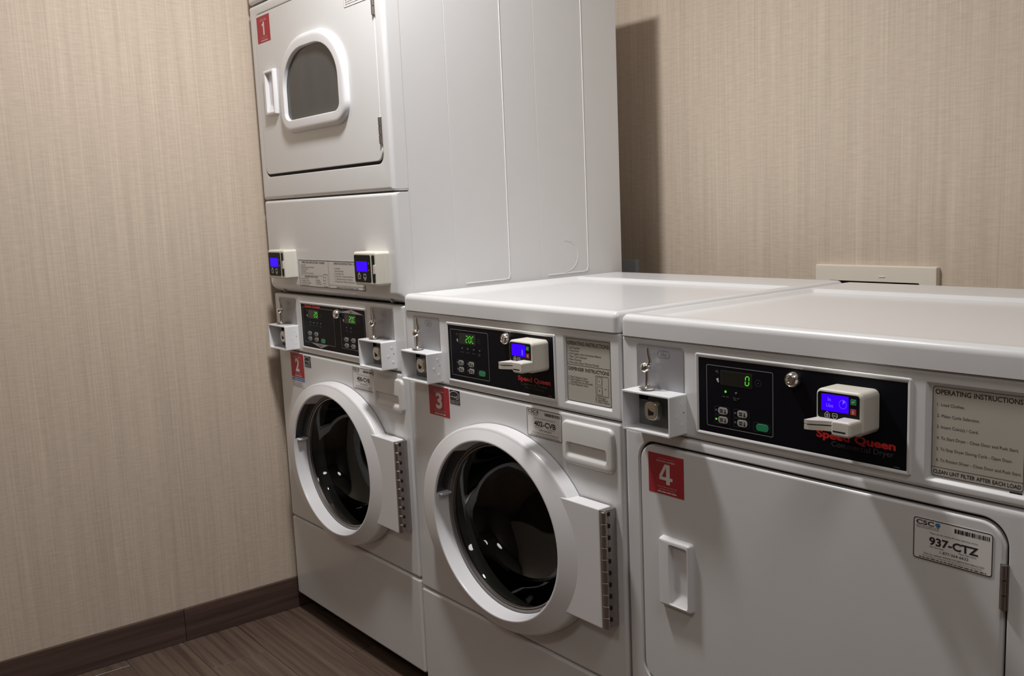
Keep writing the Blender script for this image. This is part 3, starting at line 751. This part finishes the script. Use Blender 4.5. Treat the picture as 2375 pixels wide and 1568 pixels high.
for k, s_ in enumerate(['1. Load Clothes', '2. Make Cycle Selection', '3. Insert Coin(s) / Card', '4. To Start Dryer - Close Door and Push Start.', '5. To Stop Dryer During Cycle - Open Door.', '6. To Restart Dryer - Close Door and Push Start.']): text(g, s_, .3830, 1.0065-.0064*k, .0034, yy, None, 'L')
text(g, 'CLEAN LINT FILTER AFTER EACH LOAD', .4440, .9598, .0038, yy, .112, 'C', .012); rect(g, .5200, .5290, .9580, .9592, yy)
build(g, 'lettering', 'print_black', s, 0)

# upper dryer: cabinet with pressed side, front frame, door
ridge = [(.031, 0), (.1470, 0), (.1478, -.0007), (.1486, 0), (.4040, 0), (.4048, -.0007), (.4056, 0), (.680, 0)]
lo = [(W-.0005+d, y) for y, d in ridge]; out = [(0.0005, .680), (0.0005, .031)]+lo
L = [[(x, y, z) for x, y in out] for z in (.9345, 1.7440)]
build(G().loft(L, True, True), 'dryer_cabinet', 'enamel', t, 30, False)
for ya, yb_ in ((.305, .175), (.560, .425)):
    pth = [(W-.0006, ya, 1.743), (W-.0006, ya, .9770), (W-.0006, ya-.004, .9690), (W-.0006, ya-.012, .9670), (W-.0006, yb_, .9665)]
    build(G().tube(pth, .0012, 8), 'pressed_ridge', 'enamel_bright', t)
build(G().tube([(W-.0006, .480+.046*math.cos(math.radians(a)), 1.010+.040*math.sin(math.radians(a))) for a in range(-90, 91, 10)], .0009, 6), 'pressed_circle', 'enamel', t)
NN = 12
R = (0.0, W, 1.1848, 1.6920, .006); D = (.0295, .6525, 1.2430, 1.6680, .026)
L = [(RR(*R, NN), .031)]
for k in range(5):
    a = math.pi/2*k/4; L.append((RR(*inset(R, .010*(1-math.cos(a))), NN), .001-.010*math.sin(a)))
L += [(RR(*D, NN), -.009), (RR(*inset(D, .0020), NN), -.0075), (RR(*inset(D, .0024), NN), .010)]
build(G().loft(L), 'dryer_front', 'enamel', t)
DD = (.0326, .6484, 1.2520, 1.6640, .023); win = (.167, .524, 1.342, 1.580)
def Dsh(d, r=.050): return RR(win[0]+d, win[1]-d, win[2]+d, win[3]-d, (max(.062-d, .01), max(.055-d, .01)), NN, 0, (max(.150-d, .02), max(.128-d, .02)))
L = [(RR(*DD, NN), .006), (RR(*DD, NN), -.0080), (RR(*inset(DD, .0006), NN), -.0092), (RR(*inset(DD, .0018), NN), -.0098), (Dsh(.020), -.0098), (Dsh(.020), .006)]
build(G().loft([(RR(*inset(D, .0026), NN), -.0055), (RR(*inset(DD, -.0002), NN), -.0055)], False, False), 'gap_shade', 'dark_void', t, 0)  # black ring painting the shade inside the gap around the door
door = build(G().loft(L, False, False), 'dryer_door', 'enamel', t, label='upper dryer door with arched window')
L = [(Dsh(.004), -.0090), (Dsh(.005), -.0150), (Dsh(.0075), -.0195), (Dsh(.012), -.0220), (Dsh(.018), -.0228), (Dsh(.033), -.0228), (Dsh(.0345), -.0222), (Dsh(.0352), -.0205), (Dsh(.0365), -.0120), (Dsh(.0370), .004)]
build(G().loft(L, False, False), 'window_ring', 'door_plastic', door, 50)
build(G().loft([(Dsh(.0368), -.0135), (Dsh(.0368), -.0120)], True, True), 'window_glass', 'hazed_glass', door, 30, False)
L = [(Dsh(.037), -.0110), (Dsh(.041), .004), (Dsh(.043), .006), (Dsh(.046), .028)]
build(G().loft(L, False, False), 'window_tunnel', 'steel', door)
build(G().box(.17, .53, .029, .030, 1.30, 1.60), 'drum_back', 'gasket', door, 0)
recess_handle(door, .0785, .1440, 1.4000, 1.5180, -.0098, (.0930, .1375, 1.4090, 1.5100))
gap_hinge(door, .6475, 1.2880, 1.3460, -.0098); gap_hinge(door, .6475, 1.5610, 1.6190, -.0098)
number_sticker(t, '1', .0480, 1.6575-.0005, -.0103)
g_ = build(slab(G(), (.5200, .6210, 1.5985, 1.6400, .003), -.0095, -.0102, .0001, 4), 'notice_label', 'sticker_white', door, 0)
g = G(); outline(g, .5200, .6210, 1.5985, 1.6400, .003, .0006, -.0104)
for k in range(7): bars(g, .5270, .6130, 1.6035+.0048*k, .0014, -.0104, 40+k, .006, .014, .0016)
build(g, 'small_print', 'print_grey', g_, 0)
build(slab(G(), (0.0, W, 1.6960, 1.7460, .006), .031, -.009, .008), 'top_trim', 'enamel', t)

# ------------------------------------------------------------------ washer
X = .6866
t = thing('washing_machine', 'white front-load washer with red number 3, between the tall stack and the dryer', 'washing machine', (X+.3415, .33, 0))
washer_front(t, X, .0400, .2758, .7665, .5030)
q = (X+.5355, X+.6600, .7830, .9082, .003)
fascia(t, X, .7690, .9215, q)
lid(t, X)
coin_unit(t, X+.0340, .8390)
display_frame(t, X+.1630, X+.5155, .7805, .9075)
ov = black_overlay(t, X+.1690, X+.5095, .7868, .9015)
keypad(ov, X-.002, 0, [(.2205, .8550), (.2405, .8550), (.2615, .8550), (.2820, .8550)], digits='20C', ctl=(.1800, .3120, .796, .8933))
g = G(); text(g, 'Speed Queen', X+.4025, .8108, .0085, -.0016, .0970, 'L', .04); build(g, 'brand_print', 'print_red', ov, 0)
g = G(); text(g, 'Commercial Washer', X+.4110, .8022, .0058, -.0016, .0790); text(g, 'Ultra High Efficiency', X+.4230, .7968, .0034, -.0016, .0560); bars(g, X+.4930, X+.5040, .7895, .0015, -.0016, 3); build(g, 'model_print', 'print_dim', ov, 0)
panel_lock(t, X+.3735, .8880)
card_reader_wide(t, X+.4260, .8375, False)
lb = (X+.5400, X+.6540, .7885, .9035)
s = build(slab(G(), (*lb, .002), .0052, .0044, .0001, 3), 'instruction_label', 'sticker_grey', t, 0, label='grey label of washer instructions')
g = G(); yy = .0042; ux = lambda u: lb[0]+u*(lb[1]-lb[0]); uz = lambda v: lb[3]-v*(lb[3]-lb[2])
outline(g, *lb, .003, .0009, yy); rect(g, lb[0], lb[1], uz(.420), uz(.414), yy)
text(g, 'OPERATING INSTRUCTIONS', ux(.5), uz(.105), .0064, yy, .108, 'C', .014)
for k, s_ in enumerate(['1. Load Laundry', '2. Close Door', '3. Add Supplies (See Instructions Below)', '4. Make Cycle Selection', '5. Make Payment', '6. Press Start (Door Must be Closed)']): text(g, s_, ux(.02), uz(.165+.046*k), .0037, yy, None, 'L')
text(g, 'DISPENSER INSTRUCTIONS', ux(.5), uz(.505), .0060, yy, .106, 'C', .014)
for k, s_ in enumerate(['1. Open Dispenser Door', '2. Load Supplies in Proper', '    Compartment (as Indicated)', '3. Close Dispenser Door']): text(g, s_.strip(), ux(.03+(.045 if k == 2 else 0)), uz(.625+.038*k), .0035, yy, None, 'L')
outline(g, ux(.660), ux(.945), uz(.845), uz(.535), .001, .0007, yy)
outline(g, ux(.690), ux(.795), uz(.675), uz(.555), .001, .0005, yy); outline(g, ux(.690), ux(.795), uz(.825), uz(.700), .001, .0005, yy); rect(g, ux(.805), ux(.809), uz(.845), uz(.535), yy)
text(g, 'C', ux(.742), uz(.630), .0036, yy, None, 'C'); text(g, 'B', ux(.742), uz(.775), .0036, yy, None, 'C'); text(g, 'A', ux(.875), uz(.740), .0036, yy, None, 'C')
for k, s_ in enumerate(['A. Detergent', 'B. Liquid Bleach', 'C. Fabric Softener']): text(g, s_, ux(.650), uz(.885+.034*k), .0034, yy, None, 'L')
rect(g, ux(.82), ux(.97), uz(1.028), uz(1.012), yy)
build(g, 'lettering', 'print_black', s, 0)
number_sticker(t, '3', X+.0812, .7625, -.0006, ht=.0645)
energy_label(t, X+.1632, .7620, -.0006)
service_label(t, '402-CVB', X+.4238, .7600, -.0007)
dispenser(t, X, .6725)

# ------------------------------------------------------------------ dryer
X = 1.3732
t = thing('clothes_dryer', 'white tumble dryer with red number 4 and a plain solid door, rightmost machine', 'clothes dryer', (X+.3415, .33, 0))
dz = -.003; ZB = .040
cab = RR(X+.002, X+W-.002, ZB, .915, .004)
build(G().loft([(cab, .012), (cab, .655)], False, True), 'cabinet', 'enamel', t)
R = (X+.0015, X+W-.0015, ZB, .7645, .007); D = (X+.0325, X+.6480, .3200, .7490, .036)
L = [(RR(*R, NN), .03)]
for k in range(5):
    a = math.pi/2*k/4; L.append((RR(*inset(R, .008*(1-math.cos(a))), NN), .008-.008*math.sin(a)))
L += [(RR(*D, NN), 0), (RR(*inset(D, .0020), NN), .0020), (RR(*inset(D, .0030), NN), .020)]
build(G().loft(L), 'front_panel', 'enamel', t)
DD = (X+.0380, X+.6425, .3255, .7428, .031)
L = [(RR(*DD, NN), .018), (RR(*DD, NN), .0035), (RR(*inset(DD, .0015), NN), .0005), (RR(*inset(DD, .0045), NN), -.0012)]
build(G().loft([(RR(*inset(D, .0032), NN), .0065), (RR(*inset(DD, .004), NN), .0065)], False, False), 'gap_shade', 'dark_void', t, 0)  # black ring again stands in for shade in the door gap
door = build(G().loft(L), 'dryer_door', 'enamel', t, label='plain white solid dryer door')
recess_handle(door, X+.0835, X+.1545, .4740, .5930, -.0012, (X+.1075, X+.1480, .4805, .5840))
gap_hinge(door, X+.6435, .6370, .6940, -.0012); gap_hinge(door, X+.6435, .3600, .4170, -.0012)
number_sticker(t, '4', X+.0580, .7300, -.0016, ht=.0675)
service_label(t, '937-CTZ', X+.5270, .7280, -.0018)
build(G().box(X+.004, X+W-.004, .025, .64, ZB-.002, ZB+.003), 'dark_underside', 'dark_void', t, 0)  # blackened plate for the shade under the dryer
for fx in (.05, W-.05):
    for fy in (.06, .60):
        build(G().lathe((X+fx, fy, 0), (0, 0, 1), [(.020, 0), (.020, .006), (.014, .012), (.007, .014), (.007, ZB)], 16), 'levelling_foot', 'gasket_dark', t)
q = (X+.5380, X+.6640, .7765, .9045, .003)
fascia(t, X, .7665, .9190, q)
lid(t, X, -.0025)
coin_unit(t, X+.0360, .8362)
display_frame(t, X+.1625, X+.5215, .7778, .9062)
ov = black_overlay(t, X+.1695, X+.5150, .7838, .8990)
keypad(ov, X+.0025, -.0035, [(.2195, .8545), (.2395, .8545)], lit=(0,), digits='0', ctl=(.1825, .3065, .7975, .8932), sel=2)
g = G(); text(g, 'Speed Queen', X+.3815, .8085, .0100, -.0016, .1190, 'L', .04); build(g, 'brand_print', 'print_red', ov, 0)
g = G(); text(g, 'Commercial Dryer', X+.4056, .7985, .0075, -.0016, .0920); bars(g, X+.4980, X+.5100, .7860, .0015, -.0016, 3); build(g, 'model_print', 'print_dim', ov, 0)
panel_lock(t, X+.3455, .8840)
card_reader_wide(t, X+.4060, .8280, True)
lb = (X+.5455, X+.6585, .7848, .8990)
s = build(slab(G(), (*lb, .002), .0052, .0044, .0001, 3), 'instruction_label', 'sticker_grey', t, 0, label='grey label of dryer instructions')
g = G(); yy = .0042; ux = lambda u: lb[0]+u*(lb[1]-lb[0]); uz = lambda v: lb[3]-v*(lb[3]-lb[2])
outline(g, *lb, .004, .0007, yy); rect(g, lb[0], lb[1], uz(.905), uz(.900), yy)
text(g, 'OPERATING INSTRUCTIONS', ux(.5), uz(.085), .0058, yy, .106, 'C', .016)
for k, s_ in enumerate(['1. Load Clothes.', '2. Make Cycle Selection.', '3. Insert Coin(s) / Card.', '4. To Start Dryer - Close Door and Push Start.', '5. To Stop Dryer During Cycle - Open Door.', '6. To Restart Dryer - Close Door and Push Start.']):
    text(g, s_, ux(.055), uz(.215+.1235*k), .0037, yy, {3: .100, 4: .0935, 5: .104}.get(k), 'L')
text(g, 'CLEAN LINT FILTER AFTER EACH LOAD', ux(.5), uz(.972), .0048, yy, .108, 'C', .016); rect(g, ux(.86), ux(.99), uz(1.03), uz(1.012), yy)
build(g, 'lettering', 'print_black', s, 0)

# ------------------------------------------------------------------ outlet boxes on the back wall
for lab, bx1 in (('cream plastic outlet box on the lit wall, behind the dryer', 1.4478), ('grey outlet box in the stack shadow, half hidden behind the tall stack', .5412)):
    bx0 = bx1-.3060; R = (bx0, bx1, .750, .9712, .004); q = (bx0+.040, bx1-.040, .790, .9348, .003)
    t = thing('wall_outlet_box', lab, 'outlet box', ((bx0+bx1)/2, YW, .750))
    L = [(RR(*R), YW-.0004), (RR(*R), YW-.010), (RR(*inset(R, .002)), YW-.013), (RR(*inset(R, .004)), YW-.0135), (RR(*q), YW-.0135), (RR(*inset(q, .001)), YW-.012), (RR(*inset(q, .001)), YW-.001)]
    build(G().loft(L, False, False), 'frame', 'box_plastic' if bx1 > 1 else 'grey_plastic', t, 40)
    build(G().box(q[0], q[1], YW-.0015, YW-.0005, q[2], q[3]), 'recess', 'dark_void', t, 0)
    for i, tx in enumerate((.40, .62)):
        build(G().lathe((bx0+.3075*tx, YW-.001, .86), (0, -1, 0), [(.014, 0), (.014, .006), (.006, .007), (.006, .012)], 12), 'water_valve', 'lock_metal', t)
    build(G().rbox(bx0+.168, bx0+.184, YW-.0150, YW-.013, .9445, .9475, .0006, 1), 'clip', 'box_plastic', t)
OFF = Vector((0, 0, 0))
